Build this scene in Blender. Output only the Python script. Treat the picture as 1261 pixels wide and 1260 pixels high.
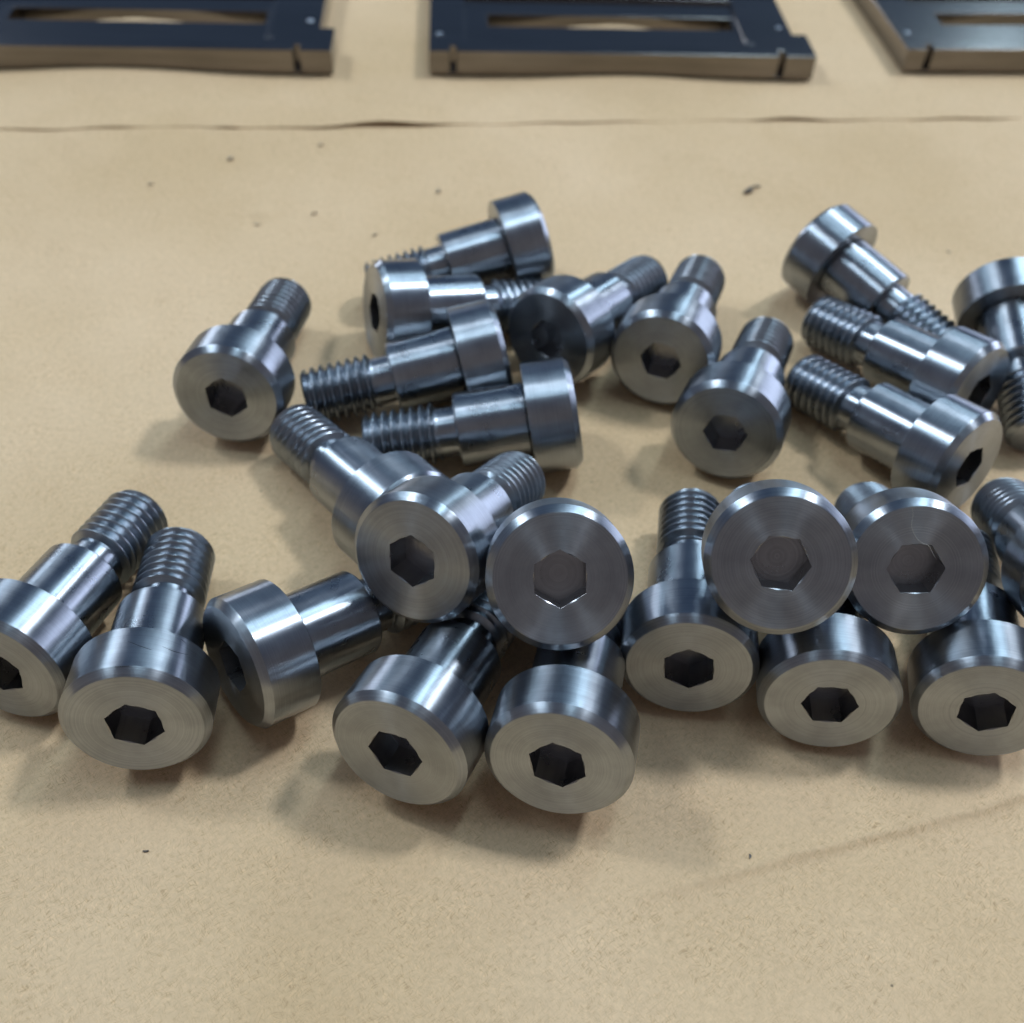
import bpy, bmesh, math, random
from mathutils import Vector, Matrix, noise

# ---------------------------------------------------------------- clear
for o in list(bpy.data.objects):
    bpy.data.objects.remove(o, do_unlink=True)
scene = bpy.context.scene
COL = scene.collection
MM = 0.001

# ---------------------------------------------------------------- camera
F_PX, PITCH, DIST, ROLL = 1321.527, 47.569, 170.368, 2.995      # f for a 1261 px wide frame; mm
p, r = math.radians(PITCH), math.radians(ROLL)
fw = Vector((0, math.cos(p), -math.sin(p)))
up0 = Vector((0, math.sin(p), math.cos(p)))
rt0 = Vector((1, 0, 0))
rt = rt0 * math.cos(r) + up0 * math.sin(r)
up = up0 * math.cos(r) - rt0 * math.sin(r)
cam_loc = -fw * DIST * MM
cd = bpy.data.cameras.new('camera')
cam = bpy.data.objects.new('camera', cd)
COL.objects.link(cam)
cam.matrix_world = Matrix(((rt.x, up.x, -fw.x, cam_loc.x), (rt.y, up.y, -fw.y, cam_loc.y),
                           (rt.z, up.z, -fw.z, cam_loc.z), (0, 0, 0, 1)))
cd.sensor_fit = 'HORIZONTAL'
cd.sensor_width = 36.0
cd.lens = 36.0 * F_PX / 1261.0
cd.clip_start = 0.005
cd.clip_end = 50
cd.dof.use_dof = True
cd.dof.focus_distance = 0.131
cd.dof.aperture_fstop = 23.0
scene.camera = cam

# ---------------------------------------------------------------- world and lamps
world = bpy.data.worlds.new('World')
scene.world = world
world.use_nodes = True
bg = world.node_tree.nodes['Background']
wt = world.node_tree        # dim workshop: warm dark side behind the photographer, cool daylit side at the back
w_tc = wt.nodes.new('ShaderNodeTexCoord')
w_dot = wt.nodes.new('ShaderNodeVectorMath')
w_dot.operation = 'DOT_PRODUCT'
w_dot.inputs[1].default_value = (0.0, 0.86, 0.5)
w_mr = wt.nodes.new('ShaderNodeMapRange')
w_mr.interpolation_type = 'SMOOTHSTEP'
w_mr.inputs['From Min'].default_value = -0.35
w_mr.inputs['From Max'].default_value = 0.8
w_mix = wt.nodes.new('ShaderNodeMix')
w_mix.data_type = 'RGBA'
w_mix.inputs['A'].default_value = (1.32, 1.21, 1.25, 1)
w_mix.inputs['B'].default_value = (0.50, 0.80, 1.40, 1)
wt.links.new(w_tc.outputs['Generated'], w_dot.inputs[0])
wt.links.new(w_dot.outputs['Value'], w_mr.inputs['Value'])
wt.links.new(w_mr.outputs[0], w_mix.inputs['Factor'])
wt.links.new(w_mix.outputs['Result'], bg.inputs['Color'])
bg.inputs['Strength'].default_value = 0.132


def area_lamp(name, loc, rot, sx, sy, radiance, color):
    ld = bpy.data.lights.new(name, 'AREA')
    ld.shape = 'RECTANGLE'
    ld.size, ld.size_y = sx, sy
    ld.energy = math.pi * sx * sy * radiance
    ld.color = color
    o = bpy.data.objects.new(name, ld)
    COL.objects.link(o)
    o.location = loc
    o.rotation_euler = rot
    return o


def tube_row(a, b_, z, width, radiance, color):
    """a row of fluorescent tubes under the ceiling from plan point a to plan point b"""
    d = Vector((b_[0] - a[0], b_[1] - a[1], 0))
    return area_lamp('ceiling_light', ((a[0] + b_[0]) / 2, (a[1] + b_[1]) / 2, z),
                     (0, 0, math.atan2(-d.x, d.y)), width, d.length, radiance, color)


def window(loc, width, height, radiance, color):
    """an upright window facing the table"""
    q = (Vector((0, 0, loc[2])) - Vector(loc)).to_track_quat('-Z', 'Y').to_euler()
    return area_lamp('window_light', loc, q, width, height, radiance, color)


tube_row((0.05, -0.25), (2.1, 4.8), 2.2, 0.20, 12.5, (0.62, 0.85, 1.0))
tube_row((-1.3, -0.45), (-4.0, 4.8), 2.2, 0.20, 12.5, (0.64, 0.85, 1.0))
area_lamp('ceiling_light', (1.25, 0.75, 2.2), (0, 0, 0), 0.30, 0.30, 130.0, (0.82, 0.91, 1.0))
area_lamp('ceiling_light', (-1.6, 0.75, 2.2), (0, 0, 0), 0.28, 0.28, 90.0, (0.82, 0.91, 1.0))
window((3.1, 2.4, 0.70), 2.3, 1.1, 6.0, (0.70, 0.78, 1.0))
window((-2.1, 3.4, 0.30), 0.5, 0.5, 14.0, (0.78, 0.86, 1.0))

vs = scene.view_settings
vs.view_transform = 'Standard'
vs.look = 'None'
vs.exposure = 0.0
vs.gamma = 1.0
vs.use_curve_mapping = False
scene.render.engine = 'CYCLES'
scene.cycles.use_denoising = True
scene.cycles.use_adaptive_sampling = True
scene.cycles.adaptive_threshold = 0.04
scene.cycles.use_light_tree = False
scene.cycles.max_bounces = 7
scene.cycles.glossy_bounces = 6
scene.cycles.diffuse_bounces = 3
scene.cycles.sample_clamp_indirect = 6.0

# ---------------------------------------------------------------- helpers


def obj(name, mesh, mat, parent=None):
    o = bpy.data.objects.new(name, mesh)
    COL.objects.link(o)
    if mat is not None and len(mesh.materials) == 0:
        mesh.materials.append(mat)
    if parent is not None:
        o.parent = parent
    return o


def tag(o, label=None, cat=None, group=None, kind=None):
    for k, v in (('label', label), ('category', cat), ('group', group), ('kind', kind)):
        if v:
            o[k] = v
    return o


def mesh_from(name, verts, faces, smooth=True, sharp=28):
    me = bpy.data.meshes.new(name)
    me.from_pydata(verts, [], faces)
    bm = bmesh.new()
    bm.from_mesh(me)
    bmesh.ops.remove_doubles(bm, verts=bm.verts, dist=2e-7)
    bmesh.ops.recalc_face_normals(bm, faces=bm.faces)
    bm.to_mesh(me)
    bm.free()
    if smooth:
        me.polygons.foreach_set('use_smooth', [True] * len(me.polygons))
        me.set_sharp_from_angle(angle=math.radians(sharp))
    me.update()
    return me


def nt(name):
    m = bpy.data.materials.new(name)
    m.use_nodes = True
    t = m.node_tree
    b = t.nodes['Principled BSDF']

    def N(kind, **kw):
        n = t.nodes.new(kind)
        for k, v in kw.items():
            if k in n.inputs:
                n.inputs[k].default_value = v
            else:
                setattr(n, k, v)
        return n

    def Lk(a, ao, bnode, bi):
        t.links.new(a.outputs[ao], bnode.inputs[bi])
    return m, t, b, N, Lk


def ramp(N, stops, interp='LINEAR'):
    n = N('ShaderNodeValToRGB')
    cr = n.color_ramp
    cr.interpolation = interp
    while len(cr.elements) < len(stops):
        cr.elements.new(0.5)
    for e, (pos, c) in zip(cr.elements, stops):
        e.position = pos
        e.color = (c, c, c, 1) if not isinstance(c, tuple) else (*c, 1)
    return n


# ---------------------------------------------------------------- materials
def steel(name, mode, base, rough, aniso, groove, groove_scale):
    """turned steel; mode 'face' has rings about the axis, 'side' has fine lines round the barrel"""
    m, t, b, N, Lk = nt(name)
    tc = N('ShaderNodeTexCoord')
    oi = N('ShaderNodeObjectInfo')
    sep = N('ShaderNodeSeparateXYZ')
    Lk(tc, 'Object', sep, 0)
    cmb = N('ShaderNodeCombineXYZ')
    if mode == 'face':
        xx = N('ShaderNodeMath', operation='MULTIPLY')
        t.links.new(sep.outputs['X'], xx.inputs[0]); t.links.new(sep.outputs['X'], xx.inputs[1])
        yy = N('ShaderNodeMath', operation='MULTIPLY')
        t.links.new(sep.outputs['Y'], yy.inputs[0]); t.links.new(sep.outputs['Y'], yy.inputs[1])
        ad = N('ShaderNodeMath', operation='ADD')
        t.links.new(xx.outputs[0], ad.inputs[0]); t.links.new(yy.outputs[0], ad.inputs[1])
        sq = N('ShaderNodeMath', operation='SQRT')
        t.links.new(ad.outputs[0], sq.inputs[0])
        coord = sq
        co = 0
    else:
        coord, co = sep, 'Z'
    t.links.new(coord.outputs[co], cmb.inputs[0])
    rm = N('ShaderNodeMath', operation='MULTIPLY')
    rm.inputs[1].default_value = 0.37
    Lk(oi, 'Random', rm, 0)
    t.links.new(rm.outputs[0], cmb.inputs[1])
    # rings
    nz = N('ShaderNodeTexNoise', noise_dimensions='2D')
    nz.inputs['Scale'].default_value = groove_scale
    nz.inputs['Detail'].default_value = 3.0
    nz.inputs['Roughness'].default_value = 0.7
    Lk(cmb, 0, nz, 'Vector')
    # blotchy handling marks
    off = N('ShaderNodeVectorMath', operation='ADD')
    Lk(tc, 'Object', off, 0)
    cr = N('ShaderNodeCombineXYZ')
    t.links.new(rm.outputs[0], cr.inputs[0]); t.links.new(rm.outputs[0], cr.inputs[2])
    Lk(cr, 0, off, 1)
    bl = N('ShaderNodeTexNoise')
    bl.inputs['Scale'].default_value = 260.0
    bl.inputs['Detail'].default_value = 5.0
    Lk(off, 0, bl, 'Vector')
    # scratches: stretched noise, thresholded
    mp = N('ShaderNodeMapping')
    mp.inputs['Scale'].default_value = (2600, 240, 900)
    mp.inputs['Rotation'].default_value = (0.5, 0.9, 0.7)
    Lk(off, 0, mp, 'Vector')
    sc = N('ShaderNodeTexNoise')
    sc.inputs['Scale'].default_value = 1.0
    sc.inputs['Detail'].default_value = 2.0
    Lk(mp, 0, sc, 'Vector')
    scr = ramp(N, [(0.72, 0.0), (0.75, 1.0)])
    Lk(sc, 'Fac', scr, 0)
    # colour
    mix = N('ShaderNodeMix', data_type='RGBA')
    mix.inputs['A'].default_value = (*[c * 0.86 for c in base], 1)
    mix.inputs['B'].default_value = (*[min(1, c * 1.12) for c in base], 1)
    blr = ramp(N, [(0.32, 0.0), (0.68, 1.0)])
    Lk(bl, 'Fac', blr, 0)
    Lk(blr, 0, mix, 'Factor')
    mix2 = N('ShaderNodeMix', data_type='RGBA', blend_type='MULTIPLY')
    mix2.inputs['Factor'].default_value = 1.0
    Lk(mix, 'Result', mix2, 'A')
    rg = ramp(N, [(0.25, 0.86), (0.75, 1.1)])
    Lk(nz, 'Fac', rg, 0)
    Lk(rg, 0, mix2, 'B')
    Lk(mix2, 'Result', b, 'Base Color')
    b.inputs['Metallic'].default_value = 1.0
    # roughness
    mr = N('ShaderNodeMapRange')
    mr.inputs['To Min'].default_value = rough * 0.8
    mr.inputs['To Max'].default_value = rough * 1.25
    Lk(bl, 'Fac', mr, 'Value')
    mr2 = N('ShaderNodeMath', operation='MULTIPLY_ADD')
    mr2.inputs[1].default_value = 0.08
    Lk(scr, 0, mr2, 0)
    Lk(mr, 0, mr2, 2)
    Lk(mr2, 0, b, 'Roughness')
    # bump
    bp = N('ShaderNodeBump')
    bp.inputs['Strength'].default_value = groove
    bp.inputs['Distance'].default_value = 0.00003
    Lk(nz, 'Fac', bp, 'Height')
    bp2 = N('ShaderNodeBump')
    bp2.inputs['Strength'].default_value = 0.08
    bp2.inputs['Distance'].default_value = -0.00003
    Lk(scr, 0, bp2, 'Height')
    Lk(bp, 0, bp2, 'Normal')
    Lk(bp2, 0, b, 'Normal')
    b.inputs['Anisotropic'].default_value = aniso
    b.inputs['Anisotropic Rotation'].default_value = ANISO_ROT
    tg = N('ShaderNodeTangent', direction_type='RADIAL', axis='Z')
    Lk(tg, 0, b, 'Tangent')
    return m


ANISO_ROT = 0.25
STEEL = (0.335, 0.36, 0.395)
M_FACE = steel('turned_steel_face', 'face', STEEL, 0.31, 0.88, 0.45, 6000.0)
M_SIDE = steel('turned_steel_barrel', 'side', STEEL, 0.30, 0.87, 0.7, 6000.0)
M_SHANK = steel('ground_steel_shoulder', 'side', STEEL, 0.28, 0.85, 0.5, 8000.0)
M_THREAD = steel('rolled_steel_thread', 'side', (0.33, 0.36, 0.40), 0.29, 0.2, 0.15, 6000.0)
M_SOCKET = steel('milled_steel_socket', 'face', (0.31, 0.31, 0.32), 0.28, 0.1, 0.6, 2600.0)


def paper_material():
    m, t, b, N, Lk = nt('kraft_paper')
    tc = N('ShaderNodeTexCoord')
    # broad tone drift
    n1 = N('ShaderNodeTexNoise')
    n1.inputs['Scale'].default_value = 14.0
    n1.inputs['Detail'].default_value = 3.0
    Lk(tc, 'Object', n1, 'Vector')
    c1 = N('ShaderNodeMix', data_type='RGBA')
    c1.inputs['A'].default_value = (0.60, 0.415, 0.232, 1)
    c1.inputs['B'].default_value = (0.71, 0.505, 0.310, 1)
    r1 = ramp(N, [(0.35, 0.0), (0.65, 1.0)])
    Lk(n1, 'Fac', r1, 0)
    Lk(r1, 0, c1, 'Factor')
    # cloudy formation of the sheet
    n2 = N('ShaderNodeTexNoise')
    n2.inputs['Scale'].default_value = 1100.0
    n2.inputs['Detail'].default_value = 4.0
    n2.inputs['Roughness'].default_value = 0.75
    Lk(tc, 'Object', n2, 'Vector')
    r2 = ramp(N, [(0.25, 0.88), (0.5, 1.0), (0.78, 1.1)])
    Lk(n2, 'Fac', r2, 0)
    m2 = N('ShaderNodeMix', data_type='RGBA', blend_type='MULTIPLY')
    m2.inputs['Factor'].default_value = 1.0
    Lk(c1, 'Result', m2, 'A')
    Lk(r2, 0, m2, 'B')
    last = m2
    # fibres: stretched noise in several directions, pale and dark
    wob = N('ShaderNodeTexNoise')
    wob.inputs['Scale'].default_value = 420.0
    wob.inputs['Detail'].default_value = 1.0
    Lk(tc, 'Object', wob, 'Vector')
    ws = N('ShaderNodeVectorMath', operation='SCALE')
    ws.inputs['Scale'].default_value = 0.0016
    Lk(wob, 'Color', ws, 0)
    wa = N('ShaderNodeVectorMath', operation='ADD')
    Lk(tc, 'Object', wa, 0)
    Lk(ws, 0, wa, 1)
    pn = N('ShaderNodeTexNoise')               # fibres gather in patches
    pn.inputs['Scale'].default_value = 130.0
    pn.inputs['Detail'].default_value = 2.0
    Lk(tc, 'Object', pn, 'Vector')
    patch = ramp(N, [(0.30, 0.3), (0.72, 1.0)])
    Lk(pn, 'Fac', patch, 0)
    for k, (ang, sx, sy, lo, hi, tint) in enumerate([
            (0.4, 1300, 7600, 0.63, 0.72, (1.13, 1.12, 1.10)), (1.9, 1400, 8000, 0.63, 0.72, (1.13, 1.12, 1.09)),
            (0.9, 1100, 11000, 0.68, 0.74, (0.68, 0.61, 0.52)), (2.4, 700, 11500, 0.69, 0.75, (0.64, 0.57, 0.48))]):
        mp = N('ShaderNodeMapping')
        mp.inputs['Rotation'].default_value = (0, 0, ang)
        mp.inputs['Location'].default_value = (k * 3.1, k * 1.7, 0)
        Lk(wa, 0, mp, 'Vector')
        st = N('ShaderNodeVectorMath', operation='MULTIPLY')
        st.inputs[1].default_value = (sx, sy, 1)
        Lk(mp, 0, st, 0)
        f = N('ShaderNodeTexNoise', noise_dimensions='2D')
        f.inputs['Scale'].default_value = 1.0
        f.inputs['Detail'].default_value = 0.0
        Lk(st, 0, f, 'Vector')
        rr0 = ramp(N, [(lo, 0.0), (hi, 0.75)])
        Lk(f, 'Fac', rr0, 0)
        rr = N('ShaderNodeMath', operation='MULTIPLY')
        Lk(rr0, 0, rr, 0)
        Lk(patch, 0, rr, 1)
        mm = N('ShaderNodeMix', data_type='RGBA', blend_type='MULTIPLY')
        mm.inputs['B'].default_value = (*tint, 1)
        Lk(rr, 0, mm, 'Factor')
        Lk(last, 'Result', mm, 'A')
        last = mm
    # dirt specks
    vo = N('ShaderNodeTexVoronoi')
    vo.inputs['Scale'].default_value = 150.0
    vo.inputs['Randomness'].default_value = 1.0
    Lk(tc, 'Object', vo, 'Vector')
    sp = ramp(N, [(0.018, 1.0), (0.034, 0.0)])
    Lk(vo, 'Distance', sp, 0)
    spm = N('ShaderNodeSeparateColor')
    Lk(vo, 'Color', spm, 0)
    gate = N('ShaderNodeMath', operation='GREATER_THAN')
    gate.inputs[1].default_value = 0.9
    Lk(spm, 0, gate, 0)
    spf = N('ShaderNodeMath', operation='MULTIPLY')
    Lk(sp, 0, spf, 0)
    Lk(gate, 0, spf, 1)
    spf2 = N('ShaderNodeMath', operation='MULTIPLY')
    spf2.inputs[1].default_value = 0.75
    Lk(spf, 0, spf2, 0)
    md = N('ShaderNodeMix', data_type='RGBA')
    md.inputs['B'].default_value = (0.10, 0.075, 0.05, 1)
    Lk(spf2, 0, md, 'Factor')
    Lk(last, 'Result', md, 'A')
    Lk(md, 'Result', b, 'Base Color')
    b.inputs['Roughness'].default_value = 0.72
    b.inputs['Specular IOR Level'].default_value = 0.35
    # relief
    bp = N('ShaderNodeBump')
    bp.inputs['Strength'].default_value = 0.35
    bp.inputs['Distance'].default_value = 0.00006
    Lk(n2, 'Fac', bp, 'Height')
    n3 = N('ShaderNodeTexNoise')
    n3.inputs['Scale'].default_value = 55.0
    n3.inputs['Detail'].default_value = 3.0
    Lk(tc, 'Object', n3, 'Vector')
    bp3 = N('ShaderNodeBump')
    bp3.inputs['Strength'].default_value = 0.5
    bp3.inputs['Distance'].default_value = 0.0016
    Lk(n3, 'Fac', bp3, 'Height')
    Lk(bp, 0, bp3, 'Normal')
    Lk(bp3, 0, b, 'Normal')
    return m


M_PAPER = paper_material()


def plate_material():
    m, t, b, N, Lk = nt('milled_plate_steel')
    tc = N('ShaderNodeTexCoord')
    mp = N('ShaderNodeMapping')
    mp.inputs['Scale'].default_value = (40, 1600, 400)
    Lk(tc, 'Object', mp, 'Vector')
    n = N('ShaderNodeTexNoise')
    n.inputs['Scale'].default_value = 1.0
    n.inputs['Detail'].default_value = 3.0
    Lk(mp, 0, n, 'Vector')
    cr = ramp(N, [(0.3, (0.17, 0.155, 0.143)), (0.7, (0.25, 0.228, 0.212))])
    Lk(n, 'Fac', cr, 0)
    Lk(cr, 0, b, 'Base Color')
    b.inputs['Metallic'].default_value = 1.0
    b.inputs['Roughness'].default_value = 0.2
    bp = N('ShaderNodeBump')
    bp.inputs['Strength'].default_value = 0.15
    bp.inputs['Distance'].default_value = 0.00003
    Lk(n, 'Fac', bp, 'Height')
    Lk(bp, 0, b, 'Normal')
    return m


M_PLATE = plate_material()
m_, t_, b_, N_, L_ = nt('dark_chip_steel')
_n = N_('ShaderNodeTexNoise', Scale=2500.0)
_r = ramp(N_, [(0.3, (0.10, 0.085, 0.07)), (0.7, (0.26, 0.23, 0.20))])
L_(_n, 'Fac', _r, 0)
L_(_r, 0, b_, 'Base Color')
b_.inputs['Metallic'].default_value = 0.6
b_.inputs['Roughness'].default_value = 0.4
M_CHIP = m_
m_, t_, b_, N_, L_ = nt('pale_chip')
_n = N_('ShaderNodeTexNoise', Scale=2500.0)
_r = ramp(N_, [(0.3, (0.22, 0.17, 0.115)), (0.7, (0.42, 0.34, 0.25))])
L_(_n, 'Fac', _r, 0)
L_(_r, 0, b_, 'Base Color')
b_.inputs['Roughness'].default_value = 0.5
M_CHIP_PALE = m_
m_, t_, b_, N_, L_ = nt('hair_fibre')
_n = N_('ShaderNodeTexNoise', Scale=900.0)
_r = ramp(N_, [(0.3, (0.30, 0.29, 0.27)), (0.7, (0.55, 0.54, 0.5))])
L_(_n, 'Fac', _r, 0)
L_(_r, 0, b_, 'Base Color')
b_.inputs['Roughness'].default_value = 0.45
M_HAIR = m_

# ---------------------------------------------------------------- paper sheets
SEAM = [(-260, 91), (-121, 109), (-60, 116.5), (-33, 120.2), (10, 126), (60, 132.5), (121, 139.9), (260, 157)]


def seam_y(x):
    for (x0, y0), (x1, y1) in zip(SEAM, SEAM[1:]):
        if x <= x1:
            return y0 + (y1 - y0) * (x - x0) / (x1 - x0) + 0.35 * math.sin(x * 0.13) + 0.25 * math.sin(x * 0.31 + 1)
    return SEAM[-1][1]


def bump1(x, c, w):
    d = (x - c) / w
    return math.exp(-d * d)


def near_h(x, y):
    """height of the near sheet in mm"""
    h = 0.30 * noise.noise((x * 0.035, y * 0.035, 1.3)) + 0.06 * noise.noise((x * 0.11, y * 0.11, 4.0))
    # keep the sheet flat under the bolts
    k0 = min(1.0, max(0.0, (-54 - y) / 14.0, (y - 78) / 22.0))
    h = min(h, 0.03) * (1 - k0) + h * 2.0 * k0
    # fold line at the lower right: direction from (24.9,-59.5) to (68.4,-45.9)
    dx, dy = 0.9541, 0.2995
    u = (x - 24.9) * dx + (y + 59.5) * dy
    v = -(x - 24.9) * dy + (y + 59.5) * dx
    if u > -16:
        k = min(1.0, (u + 16) / 30.0)
        wv = v + 0.5 * noise.noise((u * 0.12, 3.0, 0.0))
        h += k * 0.65 * (math.exp(-wv / 3.5) if wv > 0 else math.exp(wv / 0.45))
        h += k * 0.25 * math.exp(-((wv + 9.0) / 6.0) ** 2)
    # soft vertical crease at the lower left
    uu = x + 46.0 + 0.15 * (y + 60)
    if y < -58:
        h += 0.12 * math.exp(-(uu / 0.9) ** 2) * min(1, (-58 - y) / 3)
    # dents
    for (cx, cy, s, a) in ((-56.1, 77.1, 1.6, -0.45), (-55.6, 81.0, 1.5, 0.4), (-44.3, 80.9, 1.2, 0.25), (-81, 96, 4, 0.25)):
        h += a * math.exp(-((x - cx) ** 2 + (y - cy) ** 2) / (s * s))
    return h


def grid_mesh(name, xs, ys, hf, xmap=None):
    verts, faces = [], []
    for y in ys:
        for x in xs:
            X, Y = (x, y) if xmap is None else xmap(x, y)
            verts.append((X * MM, Y * MM, hf(X, Y) * MM))
    n = len(xs)
    for j in range(len(ys) - 1):
        for i in range(n - 1):
            a = j * n + i
            faces.append((a, a + 1, a + n + 1, a + n))
    me = bpy.data.meshes.new(name)
    me.from_pydata(verts, [], faces)
    me.polygons.foreach_set('use_smooth', [True] * len(me.polygons))
    me.update()
    return me


def frange(a, b_, s):
    n = int(round((b_ - a) / s))
    return [a + (b_ - a) * i / n for i in range(n + 1)]


xs = [-900, -600, -400, -300, -200] + frange(-150, 150, 1.1) + [200, 300, 400, 600, 900]
ys = [-700, -450, -300, -200, -130] + frange(-100, -40, 0.35)[:-1] + frange(-40, 150, 1.3) + [165, 190]
near = obj('paper_sheet', grid_mesh('paper_sheet', xs, ys, near_h), M_PAPER)
tag(near, 'beige kraft paper sheet lying under the shoulder bolts', None, None, 'structure')

LIFTS = [(-113, 6, 0.2), (-95, 7, 0.42), (-70, 3.2, 0.35), (-33, 9, 0.8), (44, 7, 0.2), (62, 7, 0.38), (95, 14, 0.12)]
PLATE_A = math.radians(4.55)


def plate_front_y(x):
    return 145.6 + (x + 26.3) * math.tan(PLATE_A)


def far_h(x, y):
    v = y - seam_y(x)
    lift = sum(a * bump1(x, c, w) for c, w, a in LIFTS)
    h = 0.14 + lift * math.exp(-v / 6.0) + 0.15 * noise.noise((x * 0.04, y * 0.04, 9.0)) * min(1, v / 8)
    d = y - plate_front_y(x)
    swell = 1.5 * bump1(x, -102, 26) + 1.3 * bump1(x, 24, 22) + 0.9 * bump1(x, 150, 28)
    if d < -2:
        h += swell * math.exp(-((d + 2) / 7.0) ** 2)
    else:
        h += swell * math.exp(-((d + 2) / 4.0) ** 2)
    # the sheet swells up through the windows of the plates
    for (px_, py_) in ((-146.6, 135.2), (-26.3, 145.6), (94.9, 160.6)):
        ca, sa = math.cos(PLATE_A), math.sin(PLATE_A)
        u = (x - px_) * ca + (y - py_) * sa - 47.0
        w = -(x - px_) * sa + (y - py_) * ca - 20.0
        h += 5.0 * math.exp(-(u / 25.0) ** 2 - (w / 2.4) ** 2)
    return max(h, 0.12)


vs_ = [0, 0.4, 0.9] + frange(1.6, 60, 1.0) + [80, 120, 200, 350, 600]
fxs = [-900, -600, -400, -300] + frange(-220, 220, 1.2) + [300, 400, 600, 900]
far_me = grid_mesh('paper_sheet', fxs, vs_, far_h, lambda x, v: (x, seam_y(x) + v))
far = obj('paper_sheet', far_me, M_PAPER)
sm = far.modifiers.new('thickness', 'SOLIDIFY')
sm.thickness = 0.00012
sm.offset = 1.0
tag(far, 'beige kraft paper sheet with a lifted wavy edge under the machined plates', None, None, 'structure')

# ---------------------------------------------------------------- machined plates
PL_T = 6.0


def plate_mesh():
    ub = [0, 5.1, 6.8, 9, 15, 79, 80.5, 87.6, 89.3, 93.4, 97]
    vb = [0, 3.0, 6.8, 12.5, 16.5, 23.6, 30, 33, 55]
    H = {}
    for i in range(len(ub) - 1):
        for j in range(len(vb) - 1):
            uc, vc = (ub[i] + ub[i + 1]) / 2, (vb[j] + vb[j + 1]) / 2
            h = PL_T
            if 9 < uc < 80.5 and 6.8 < vc < 33:
                h = PL_T - 0.9
            if 15 < uc < 79 and 16.5 < vc < 23.6:
                h = 0
            if vc < 3.0 and (5.1 < uc < 6.8 or 87.6 < uc < 89.3):
                h = 0.7
            if uc > 93.4 and vc > 12.5:
                h = 0
            H[i, j] = h
    verts, faces, idx = [], [], {}

    def V(u, v, z):
        k = (round(u, 3), round(v, 3), round(z, 3))
        if k not in idx:
            idx[k] = len(verts)
            verts.append((u * MM, v * MM, z * MM))
        return idx[k]
    nu, nv = len(ub) - 1, len(vb) - 1
    zs = sorted(set(H.values()))

    def wall(u0, v0, u1, v1, h0, h1):
        lo, hi = min(h0, h1), max(h0, h1)
        lv = [z for z in zs if lo <= z <= hi]
        for za, zb in zip(lv, lv[1:]):
            faces.append((V(u0, v0, za), V(u1, v1, za), V(u1, v1, zb), V(u0, v0, zb)))
    for i in range(nu):
        for j in range(nv):
            h = H[i, j]
            a, b2, c, d = ub[i], ub[i + 1], vb[j], vb[j + 1]
            if h > 0:
                faces.append((V(a, c, h), V(b2, c, h), V(b2, d, h), V(a, d, h)))
                faces.append((V(a, c, 0), V(a, d, 0), V(b2, d, 0), V(b2, c, 0)))
            hr = H.get((i + 1, j), 0)
            if hr != h:
                wall(b2, c, b2, d, h, hr)
            hu = H.get((i, j + 1), 0)
            if hu != h:
                wall(a, d, b2, d, h, hu)
            if i == 0:
                wall(a, c, a, d, h, 0)
            if j == 0:
                wall(a, c, b2, c, h, 0)
    me = bpy.data.meshes.new('plate_body')
    me.from_pydata(verts, [], faces)
    bm = bmesh.new()
    bm.from_mesh(me)
    bmesh.ops.recalc_face_normals(bm, faces=bm.faces)
    bmesh.ops.dissolve_limit(bm, angle_limit=0.01, verts=bm.verts, edges=bm.edges)
    bm.to_mesh(me)
    bm.free()
    me.update()
    return me


def lathe(profile, seg, name, sharp=28):
    """profile: (radius, z) pairs in mm; first and last may sit on the axis"""
    verts, faces = [], []
    rings = []
    for r_, z in profile:
        if r_ < 1e-6:
            rings.append([len(verts)])
            verts.append((0, 0, z * MM))
        else:
            rings.append(list(range(len(verts), len(verts) + seg)))
            for k in range(seg):
                a = 2 * math.pi * k / seg
                verts.append((r_ * math.cos(a) * MM, r_ * math.sin(a) * MM, z * MM))
    for A, B in zip(rings, rings[1:]):
        for k in range(seg):
            k2 = (k + 1) % seg
            if len(A) == 1:
                faces.append((A[0], B[k], B[k2]))
            elif len(B) == 1:
                faces.append((A[k], A[k2], B[0]))
            else:
                faces.append((A[k], A[k2], B[k2], B[k]))
    return mesh_from(name, verts, faces, True, sharp)


plate_me = plate_mesh()
glint_stud_me = lathe([(0, -1.0), (0.8, -1.0), (0.8, 0.1), (0.6, 0.25), (0, 0.28)], 24, 'glint_stud')  # added steel stud imitating the glints at the hole and the notch
relief_shade_me = lathe([(0, -0.02), (1.25, -0.02), (1.25, 0.012), (0, 0.012)], 24, 'relief_shade_disc')  # flat disc on the plate, painted dark for the shade inside the relief
m_, t_, b_, N_, L_ = nt('relief_shade_scratch')  # near-black stands in for shade in the relief; scratches share the colour
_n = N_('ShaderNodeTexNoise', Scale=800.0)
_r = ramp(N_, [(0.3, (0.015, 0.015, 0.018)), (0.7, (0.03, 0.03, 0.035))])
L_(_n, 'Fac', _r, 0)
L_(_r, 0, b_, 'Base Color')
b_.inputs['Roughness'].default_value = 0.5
M_SHADE_SCRATCH = m_

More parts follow.
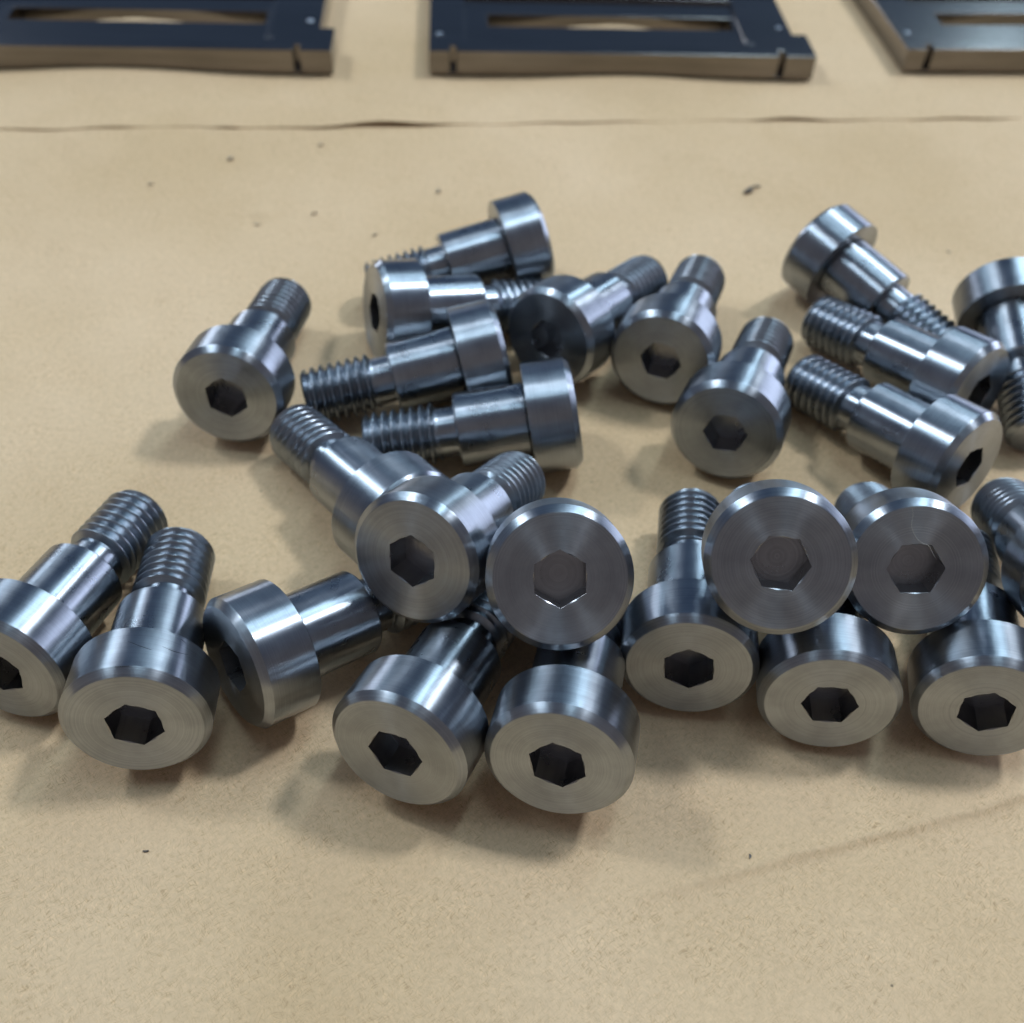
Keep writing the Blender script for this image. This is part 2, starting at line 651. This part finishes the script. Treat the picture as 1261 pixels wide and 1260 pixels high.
PLATES = [(-146.6, 135.2, 'dark machined steel frame plate at the far left, cut off by the picture edge'),
          (-26.3, 145.6, 'dark machined steel frame plate in the middle of the three far plates'),
          (94.9, 160.6, 'dark machined steel frame plate at the far right with bright reflections')]
for k, (px_, py_, lab) in enumerate(PLATES):
    root = bpy.data.objects.new('machined_plate', None)
    COL.objects.link(root)
    root.empty_display_size = 0.01
    root.location = (px_ * MM, py_ * MM, 0.0008)
    root.rotation_euler = (0, 0, PLATE_A + (0.0, 0.0, 0.03)[k])
    tag(root, lab, 'metal plate', 'machined plates behind the bolts')
    body = obj('plate_body', plate_me, M_PLATE, root)
    bv = body.modifiers.new('edge', 'BEVEL')
    bv.width = 0.00022
    bv.segments = 2
    bv.limit_method = 'ANGLE'
    for (u, v) in ((2.6, 9.5), (90.6, 16.5)):
        q = obj('glint_stud', glint_stud_me, M_SHANK, root)
        q.location = (u * MM, v * MM, PL_T * MM)
    q = obj('relief_shade_disc', relief_shade_me, M_SHADE_SCRATCH, root)
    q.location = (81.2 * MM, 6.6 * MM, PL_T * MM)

# ---------------------------------------------------------------- shoulder bolt (local +Z looks out of the head face, face at z = 0)
R_HEAD, R_FACE, CH, HH, R_SH, L_SH, L_TH = 9.0, 8.1, 0.9, 7.6, 5.95, 11.4, 14.75
AP = 3.12                      # half the width across the flats of the hexagon
RC = AP / math.cos(math.pi / 6)
SEG = 144


def hex_r(a):
    k = (a + math.pi / 6) % (math.pi / 3) - math.pi / 6      # corner at angle 0
    return AP / math.cos(math.pi / 6 - abs(k))


def ring(r_fun, z_fun, seg=SEG):
    out = []
    for k in range(seg):
        a = 2 * math.pi * k / seg
        r_ = r_fun(a)
        out.append((r_ * math.cos(a) * MM, r_ * math.sin(a) * MM, z_fun(a) * MM))
    return out


def ring_mesh(name, rings, cap_last=False, sharp=28, seg=SEG):
    verts, faces = [], []
    for R_ in rings:
        verts += R_
    for j in range(len(rings) - 1):
        for k in range(seg):
            k2 = (k + 1) % seg
            faces.append((j * seg + k, j * seg + k2, (j + 1) * seg + k2, (j + 1) * seg + k))
    if cap_last:
        c = len(verts)
        verts.append((0, 0, rings[-1][0][2]))
        j = (len(rings) - 1) * seg
        for k in range(seg):
            faces.append((j + k, j + (k + 1) % seg, c))
    return mesh_from(name, verts, faces, True, sharp)


cst = lambda v: (lambda a: v)
CS = AP * 1.045                 # countersink circle, between the flats and the corners
rim_r = lambda a: max(CS, hex_r(a) + 0.01)
head_me = ring_mesh('head', [
    ring(rim_r, cst(0.0)),
    ring(cst(5.5), cst(0.0)),
    ring(cst(R_FACE - 0.06), cst(0.0)),
    ring(cst(R_FACE + 0.03), cst(-0.03)),
    ring(cst(R_HEAD - 0.06), cst(-CH + 0.05)),
    ring(cst(R_HEAD), cst(-CH - 0.05)),
    ring(cst(R_HEAD), cst(-HH / 2)),
    ring(cst(R_HEAD), cst(-HH + 0.10)),
    ring(cst(R_HEAD - 0.10), cst(-HH)),
    ring(cst(R_SH - 0.02), cst(-HH)),
], sharp=14)
DEP = 4.0
socket_me = ring_mesh('hex_socket', [
    ring(rim_r, cst(0.0)),
    ring(hex_r, lambda a: -(rim_r(a) - hex_r(a)) * 0.8),
    ring(hex_r, cst(-DEP)),
    ring(lambda a: hex_r(a) * 0.84, cst(-DEP - 0.01)),
    ring(lambda a: hex_r(a) * 0.76, cst(-DEP - 0.035)),
    ring(lambda a: hex_r(a) * 0.62, cst(-DEP - 0.035)),
    ring(lambda a: hex_r(a) * 0.54, cst(-DEP - 0.065)),
    ring(lambda a: hex_r(a) * 0.38, cst(-DEP - 0.065)),
    ring(lambda a: hex_r(a) * 0.30, cst(-DEP - 0.09)),
], cap_last=True, sharp=12)
Z1, Z2 = -HH, -HH - L_SH
shoulder_me = lathe([(R_SH - 0.25, Z1 + 0.0), (R_SH - 0.22, Z1 - 0.18), (R_SH, Z1 - 0.35), (R_SH, (Z1 + Z2) / 2), (R_SH, Z2 + 0.32),
                     (R_SH - 0.30, Z2), (3.6, Z2)], SEG, 'shoulder', 20)
NECK = 2.9
neck_me = lathe([(3.98, Z2 + 0.02), (3.98, Z2 - NECK / 2), (3.98, Z2 - NECK)], 96, 'neck', 20)


def thread_mesh():
    pitch, seg, per = 1.5, 72, 10
    z0, z1 = Z2 - NECK + 0.05, -HH - L_SH - L_TH
    rmaj, rmin = 4.94, 3.92
    prof = [(0.0, 0.0), (0.06, 0.0), (0.43, 0.94), (0.49, 1.0), (0.54, 1.0), (0.60, 0.94), (0.97, 0.0)]

    def wave(ph):
        ph %= 1.0
        for (a0, v0), (a1, v1) in zip(prof, prof[1:] + [(1.0, 0.0)]):
            if ph <= a1:
                return v0 + (v1 - v0) * ((ph - a0) / (a1 - a0) if a1 > a0 else 0)
        return 0
    phs = [a for a, _ in prof]
    turns = int((z0 - z1) / pitch) + 3
    rows = []
    for tn in range(-1, turns):
        for ph in phs:
            rows.append(tn + ph)
    verts, faces = [], []
    for tt in rows:
        for k in range(seg + 1):
            a = 2 * math.pi * k / seg
            z = z0 - (tt + k / seg) * pitch
            zc = min(z0, max(z1, z))
            w = wave((z0 - zc) / pitch - k / seg)
            r_ = rmin + (rmaj - rmin) * w
            e = zc - z1
            r_ = min(r_, 4.25 + e * 0.85)                 # lead chamfer
            r_ = min(r_, 4.0 + (z0 - zc) * 1.4)          # run-out at the neck
            verts.append((r_ * math.cos(a) * MM, r_ * math.sin(a) * MM, zc * MM))
    n = seg + 1
    for j in range(len(rows) - 1):
        for k in range(seg):
            faces.append((j * n + k, j * n + k + 1, (j + 1) * n + k + 1, (j + 1) * n + k))
    # end cap
    c = len(verts)
    for k in range(seg):
        a = 2 * math.pi * k / seg
        ph = (z0 - z1) / pitch - k / seg
        r_ = min(rmin + (rmaj - rmin) * wave(ph), 4.25)
        verts.append((r_ * math.cos(a) * MM, r_ * math.sin(a) * MM, z1 * MM))
    verts.append((0, 0, (z1 + 0.05) * MM))
    for k in range(seg):
        faces.append((c + k, c + (k + 1) % seg, c + seg))
    me = bpy.data.meshes.new('thread')
    me.from_pydata(verts, [], faces)
    bm = bmesh.new()
    bm.from_mesh(me)
    bmesh.ops.remove_doubles(bm, verts=bm.verts, dist=1e-6)
    bmesh.ops.dissolve_degenerate(bm, dist=1e-6, edges=bm.edges)
    bmesh.ops.recalc_face_normals(bm, faces=bm.faces)
    bm.to_mesh(me)
    bm.free()
    me.polygons.foreach_set('use_smooth', [True] * len(me.polygons))
    me.set_sharp_from_angle(angle=math.radians(24))
    me.update()
    return me


thread_me = thread_mesh()
head_me.materials.append(M_FACE)
head_me.materials.append(M_SIDE)
for pl in head_me.polygons:
    c = pl.center
    pl.material_index = 0 if abs(pl.normal.z) > 0.9 else 1

# face centre (mm), axis from face to thread, turn of the hexagon (deg), label
BOLTS = {
    'A': ((-46.20, 11.47, 10.65), (0.0850, 0.9833, -0.1610), 98),
    'B': ((2.69, 61.36, 10.41), (-0.9294, -0.3301, -0.1654), 57),
    'C': ((-25.77, 36.17, 10.01), (0.9208, 0.3576, -0.1560), 139),
    'D': ((-3.00, 27.16, 10.29), (-0.9543, -0.2512, -0.1618), 31),
    'E': ((4.44, 30.68, 10.39), (0.5675, 0.8067, -0.1648), 59),
    'F': ((23.70, 26.98, 10.07), (0.3001, 0.9427, -0.1460), 179),
    'G': ((32.93, 9.73, 10.22), (0.3434, 0.9255, -0.1597), 192),
    'H': ((9.25, 13.17, 10.15), (-0.9780, -0.1367, -0.1576), 5),
    'I': ((55.24, 64.95, 10.31), (0.6423, -0.7491, -0.1622), 36),
    'J': ((76.40, 22.63, 10.07), (-0.6497, 0.7442, -0.1548), 54),
    'K': ((70.34, 4.88, 10.24), (-0.6325, 0.7577, -0.1605), 45),
    'L': ((88.33, 52.07, 10.47), (-0.0377, -0.9852, -0.1674), 23),
    'M': ((-13.93, -13.72, 9.96), (-0.6600, 0.7356, -0.1527), 48),
    'N': ((-12.33, -28.50, 20.91), (0.3856, 0.8337, -0.3953), 103),
    'O': ((6.19, -33.96, 25.64), (-0.0207, 0.7593, -0.6504), 93),
    'P': ((-34.48, -38.73, 10.46), (0.7488, 0.6406, -0.1700), 186),
    'Q': ((-63.56, -41.05, 10.06), (0.2358, 0.9594, -0.1547), 326),
    'R': ((-43.92, -48.62, 11.70), (-0.1113, 0.9745, -0.1951), 158),
    'S': ((-12.36, -50.77, 11.86), (0.3443, 0.9151, -0.2100), 129),
    'T': ((6.88, -51.70, 12.89), (0.1675, 0.9551, -0.2445), 166),
    'U': ((23.92, -35.36, 10.29), (0.1080, 0.9809, -0.1617), 279),
    'V': ((32.11, -32.51, 28.95), (0.1234, 0.7897, -0.6009), 183),
    'W': ((51.12, -27.24, 23.03), (0.1131, 0.8188, -0.5628), 10),
    'X': ((41.57, -39.57, 10.06), (0.1032, 0.9825, -0.1551), 187),
    'Y': ((61.33, -39.66, 10.39), (0.1900, 0.9679, -0.1647), 213),
    'Z': ((74.82, -26.88, 20.84), (0.0533, 0.8750, -0.4812), 10),
}
LABELS = {
    'A': 'lone shoulder bolt at the left, apart from the pile, small hexagon facing the camera',
    'B': 'farthest bolt of the middle pile, head to the upper right, hexagon hidden',
    'C': 'bolt lying with its head to the left, hexagon seen edge-on, under the farthest middle bolt',
    'D': 'bolt with head to the right and dark thread left, above a parallel bolt',
    'E': 'bolt with shadowed dark blue face in the middle pile, thread to the upper right',
    'F': 'bolt facing the camera beside the dark-faced bolt, thread pointing up',
    'G': 'bolt facing the camera alone between the middle pile and the two parallel right bolts',
    'H': 'bolt with head to the right and widely lit thread crests, nearest sideways middle bolt',
    'I': 'farthest bolt on the right, head up left, face hidden, thread towards lower right',
    'J': 'upper of two parallel bolts on the right, threads to the left',
    'K': 'lower of two parallel bolts on the right, hexagon facing lower right',
    'L': 'bolt cut by the right picture edge at the back, head away, thread towards camera',
    'M': 'bolt with thread to the upper left, head half hidden behind the tilted centre bolt',
    'N': 'tilted bolt resting on the pile at centre, thread to the upper right',
    'O': 'bolt standing tilted in the centre front, round face with turning rings toward the camera',
    'P': 'bolt lying sideways at front left, dark face turned left, shoulder to the right',
    'Q': 'bolt cut by the left picture edge, thread to the upper right',
    'R': 'front left bolt with scratched head and wide face, thread pointing up',
    'S': 'front centre bolt leaning right, face turned lower left',
    'T': 'front centre bolt below the tilted round-faced bolt, nearest to the camera',
    'U': 'bolt with upright thread left of the large round face, lying on the paper',
    'V': 'largest round bolt face on top of the front right row, bright chamfer ring',
    'W': 'darkest round bolt face on top of the front right row, hair over hexagon',
    'X': 'front bolt lying below and between the two raised round faces',
    'Y': 'front bolt at the lower right, face cut by the right picture edge',
    'Z': 'bolt mostly outside the right picture edge, thread beside the dark round face',
}
ROOTS = {}
for key, (fc, ax, spin) in BOLTS.items():
    w = -Vector(ax).normalized()
    u = Vector(ax).cross(Vector((0, 0, 1))).normalized()
    v = w.cross(u)
    s = math.radians(spin)
    u2 = u * math.cos(s) + v * math.sin(s)
    v2 = w.cross(u2)
    org = Vector(fc) - w * HH                               # on the axis, under the head
    root = bpy.data.objects.new('shoulder_bolt', None)
    COL.objects.link(root)
    root.empty_display_size = 0.004
    root.matrix_world = Matrix(((u2.x, v2.x, w.x, org.x * MM), (u2.y, v2.y, w.y, org.y * MM),
                                (u2.z, v2.z, w.z, org.z * MM), (0, 0, 0, 1)))
    ROOTS[key] = root
    tag(root, LABELS[key], 'bolt', 'steel shoulder bolts on the paper')
    hd = obj('head', head_me, None, root)
    hd.location = (0, 0, HH * MM)
    obj('hex_socket', socket_me, M_SOCKET, hd)
    for nm, me, mt in (('shoulder', shoulder_me, M_SHANK), ('neck', neck_me, M_SHANK), ('thread', thread_me, M_THREAD)):
        q = obj(nm, me, mt, root)
        q.location = (0, 0, HH * MM)

# ---------------------------------------------------------------- metal shavings and specks on the paper
rnd = random.Random(11)


def shaving(x, y, ln, wd, ang, label, curl=0.5):
    verts, faces = [], []
    n = 7
    for i in range(n):
        t = i / (n - 1)
        a = ang + curl * (t - 0.5)
        cx = x + (t - 0.5) * ln * math.cos(a)
        cy = y + (t - 0.5) * ln * math.sin(a)
        ww = wd * (0.35 + 0.65 * math.sin(math.pi * min(1, t * 0.9 + 0.08))) * rnd.uniform(0.75, 1.15)
        z = near_h(cx, cy) + 0.05 + 0.18 * wd * math.sin(math.pi * t)
        nx, ny = -math.sin(a), math.cos(a)
        for sgn, dz in ((1, 0), (1, 0.25 * wd), (-1, 0.45 * wd), (-1, 0.05)):
            verts.append(((cx + nx * ww * 0.5 * sgn) * MM, (cy + ny * ww * 0.5 * sgn) * MM, (z + dz) * MM))
    for i in range(n - 1):
        for k in range(4):
            k2 = (k + 1) % 4
            faces.append((i * 4 + k, i * 4 + k2, i * 4 + 4 + k2, i * 4 + 4 + k))
    faces.append((0, 1, 2, 3))
    faces.append(tuple(4 * (n - 1) + k for k in (3, 2, 1, 0)))
    dark = ('dark' in label)
    o = obj('metal_shaving', mesh_from('metal_shaving', verts, faces, True, 40), M_CHIP if dark else M_CHIP_PALE)
    tag(o, label, 'metal shaving', 'loose shavings on the paper')
    return o


SHAV = [(48.6, 99.0, 3.2, 1.3, 0.9, 'largest dark shaving on the paper left of the farthest right bolt'),
        (50.6, 101.0, 1.6, 0.9, 0.3, 'small crumb beside the largest shaving, left of the farthest right bolt'),
        (-66.7, 101.8, 1.7, 0.9, 1.2, 'grey shaving just below the paper edge at the left'),
        (-44.6, 81.2, 1.4, 0.6, 0.5, 'small shaving between the lone left bolt and the middle pile'),
        (-81.2, 89.5, 1.2, 0.5, 0.2, 'faint shaving on the far left paper'),
        (-47.9, 110.1, 1.3, 0.7, 0.6, 'small shaving close below the lifted paper edge'),
        (-55.9, 76.9, 1.5, 0.5, 0.1, 'thin shaving in a dent of the paper above the lone left bolt'),
        (-19.6, 92.9, 1.5, 0.8, 1.4, 'shaving above the left side of the middle pile'),
        (-31.1, 74.9, 1.3, 0.5, 0.7, 'shaving just left above the head of the edge-on bolt'),
        (88.3, 79.9, 0.8, 0.4, 2.2, 'tiny speck above the bolt at the right picture edge'),
        (-42.3, -59.1, 0.75, 0.28, 0.1, 'dark crumb on the front paper below the scratched bolt'),
        (31.6, -55.8, 0.62, 0.26, 1.5, 'dark crumb on the front paper above the fold line')]
for a in SHAV:
    shaving(*a)


def ribbon_tube(name, pts, rad, mat, sides=5, squash=1.0):
    """thin tube through points (mm, world)"""
    verts, faces = [], []
    P = [Vector(q) for q in pts]
    # refine with Catmull-Rom
    fine = []
    for i in range(len(P) - 1):
        p0, p1, p2, p3 = P[max(i - 1, 0)], P[i], P[i + 1], P[min(i + 2, len(P) - 1)]
        for k in range(4):
            t = k / 4
            fine.append(0.5 * ((2 * p1) + (p2 - p0) * t + (2 * p0 - 5 * p1 + 4 * p2 - p3) * t * t
                               + (3 * p1 - p0 - 3 * p2 + p3) * t ** 3))
    fine.append(P[-1])
    n = len(fine)
    for i, q in enumerate(fine):
        d = (fine[min(i + 1, n - 1)] - fine[max(i - 1, 0)]).normalized()
        a = d.cross(Vector((0.3, 0.2, 1))).normalized()
        c = d.cross(a)
        rr = rad * (0.35 + 0.65 * math.sin(math.pi * (i + 0.6) / (n + 0.2)))
        for k in range(sides):
            th = 2 * math.pi * k / sides
            verts.append((q + (a * math.cos(th) + c * math.sin(th)) * rr) * MM)
    for i in range(n - 1):
        for k in range(sides):
            k2 = (k + 1) % sides
            faces.append((i * sides + k, i * sides + k2, (i + 1) * sides + k2, (i + 1) * sides + k))
    faces.append(tuple(range(sides)))
    faces.append(tuple((n - 1) * sides + k for k in reversed(range(sides))))
    return obj(name, mesh_from(name, [tuple(v) for v in verts], faces, True, 60), mat)


hair = ribbon_tube('hair', [(49.33, -22.37, 29.89), (49.81, -23.13, 28.89), (49.83, -24.03, 27.58), (50.47, -24.85, 26.52),
                            (51.31, -25.35, 25.97), (52.2, -25.62, 25.75), (52.78, -26.15, 25.09), (53.24, -26.58, 24.57)], 0.035, M_HAIR)
tag(hair, 'fine pale hair lying across the dark round bolt face over its hexagon', 'hair')

# nicks on the head of the front left bolt
for pts in ([(-44.76, -42.0, 19.57), (-43.23, -42.59, 19.61), (-41.74, -42.91, 19.35)],
            [(-40.87, -41.95, 18.8), (-39.5, -42.1, 18.07), (-38.23, -41.64, 16.88)],
            [(-39.47, -39.74, 17.39), (-38.84, -40.08, 16.97)], [(-44.94, -46.22, 20.37), (-43.35, -45.96, 20.34)]):
    q = ribbon_tube('scratch', pts, 0.035, M_SHADE_SCRATCH)
    q.parent = ROOTS['R']
    q.matrix_parent_inverse = ROOTS['R'].matrix_world.inverted()
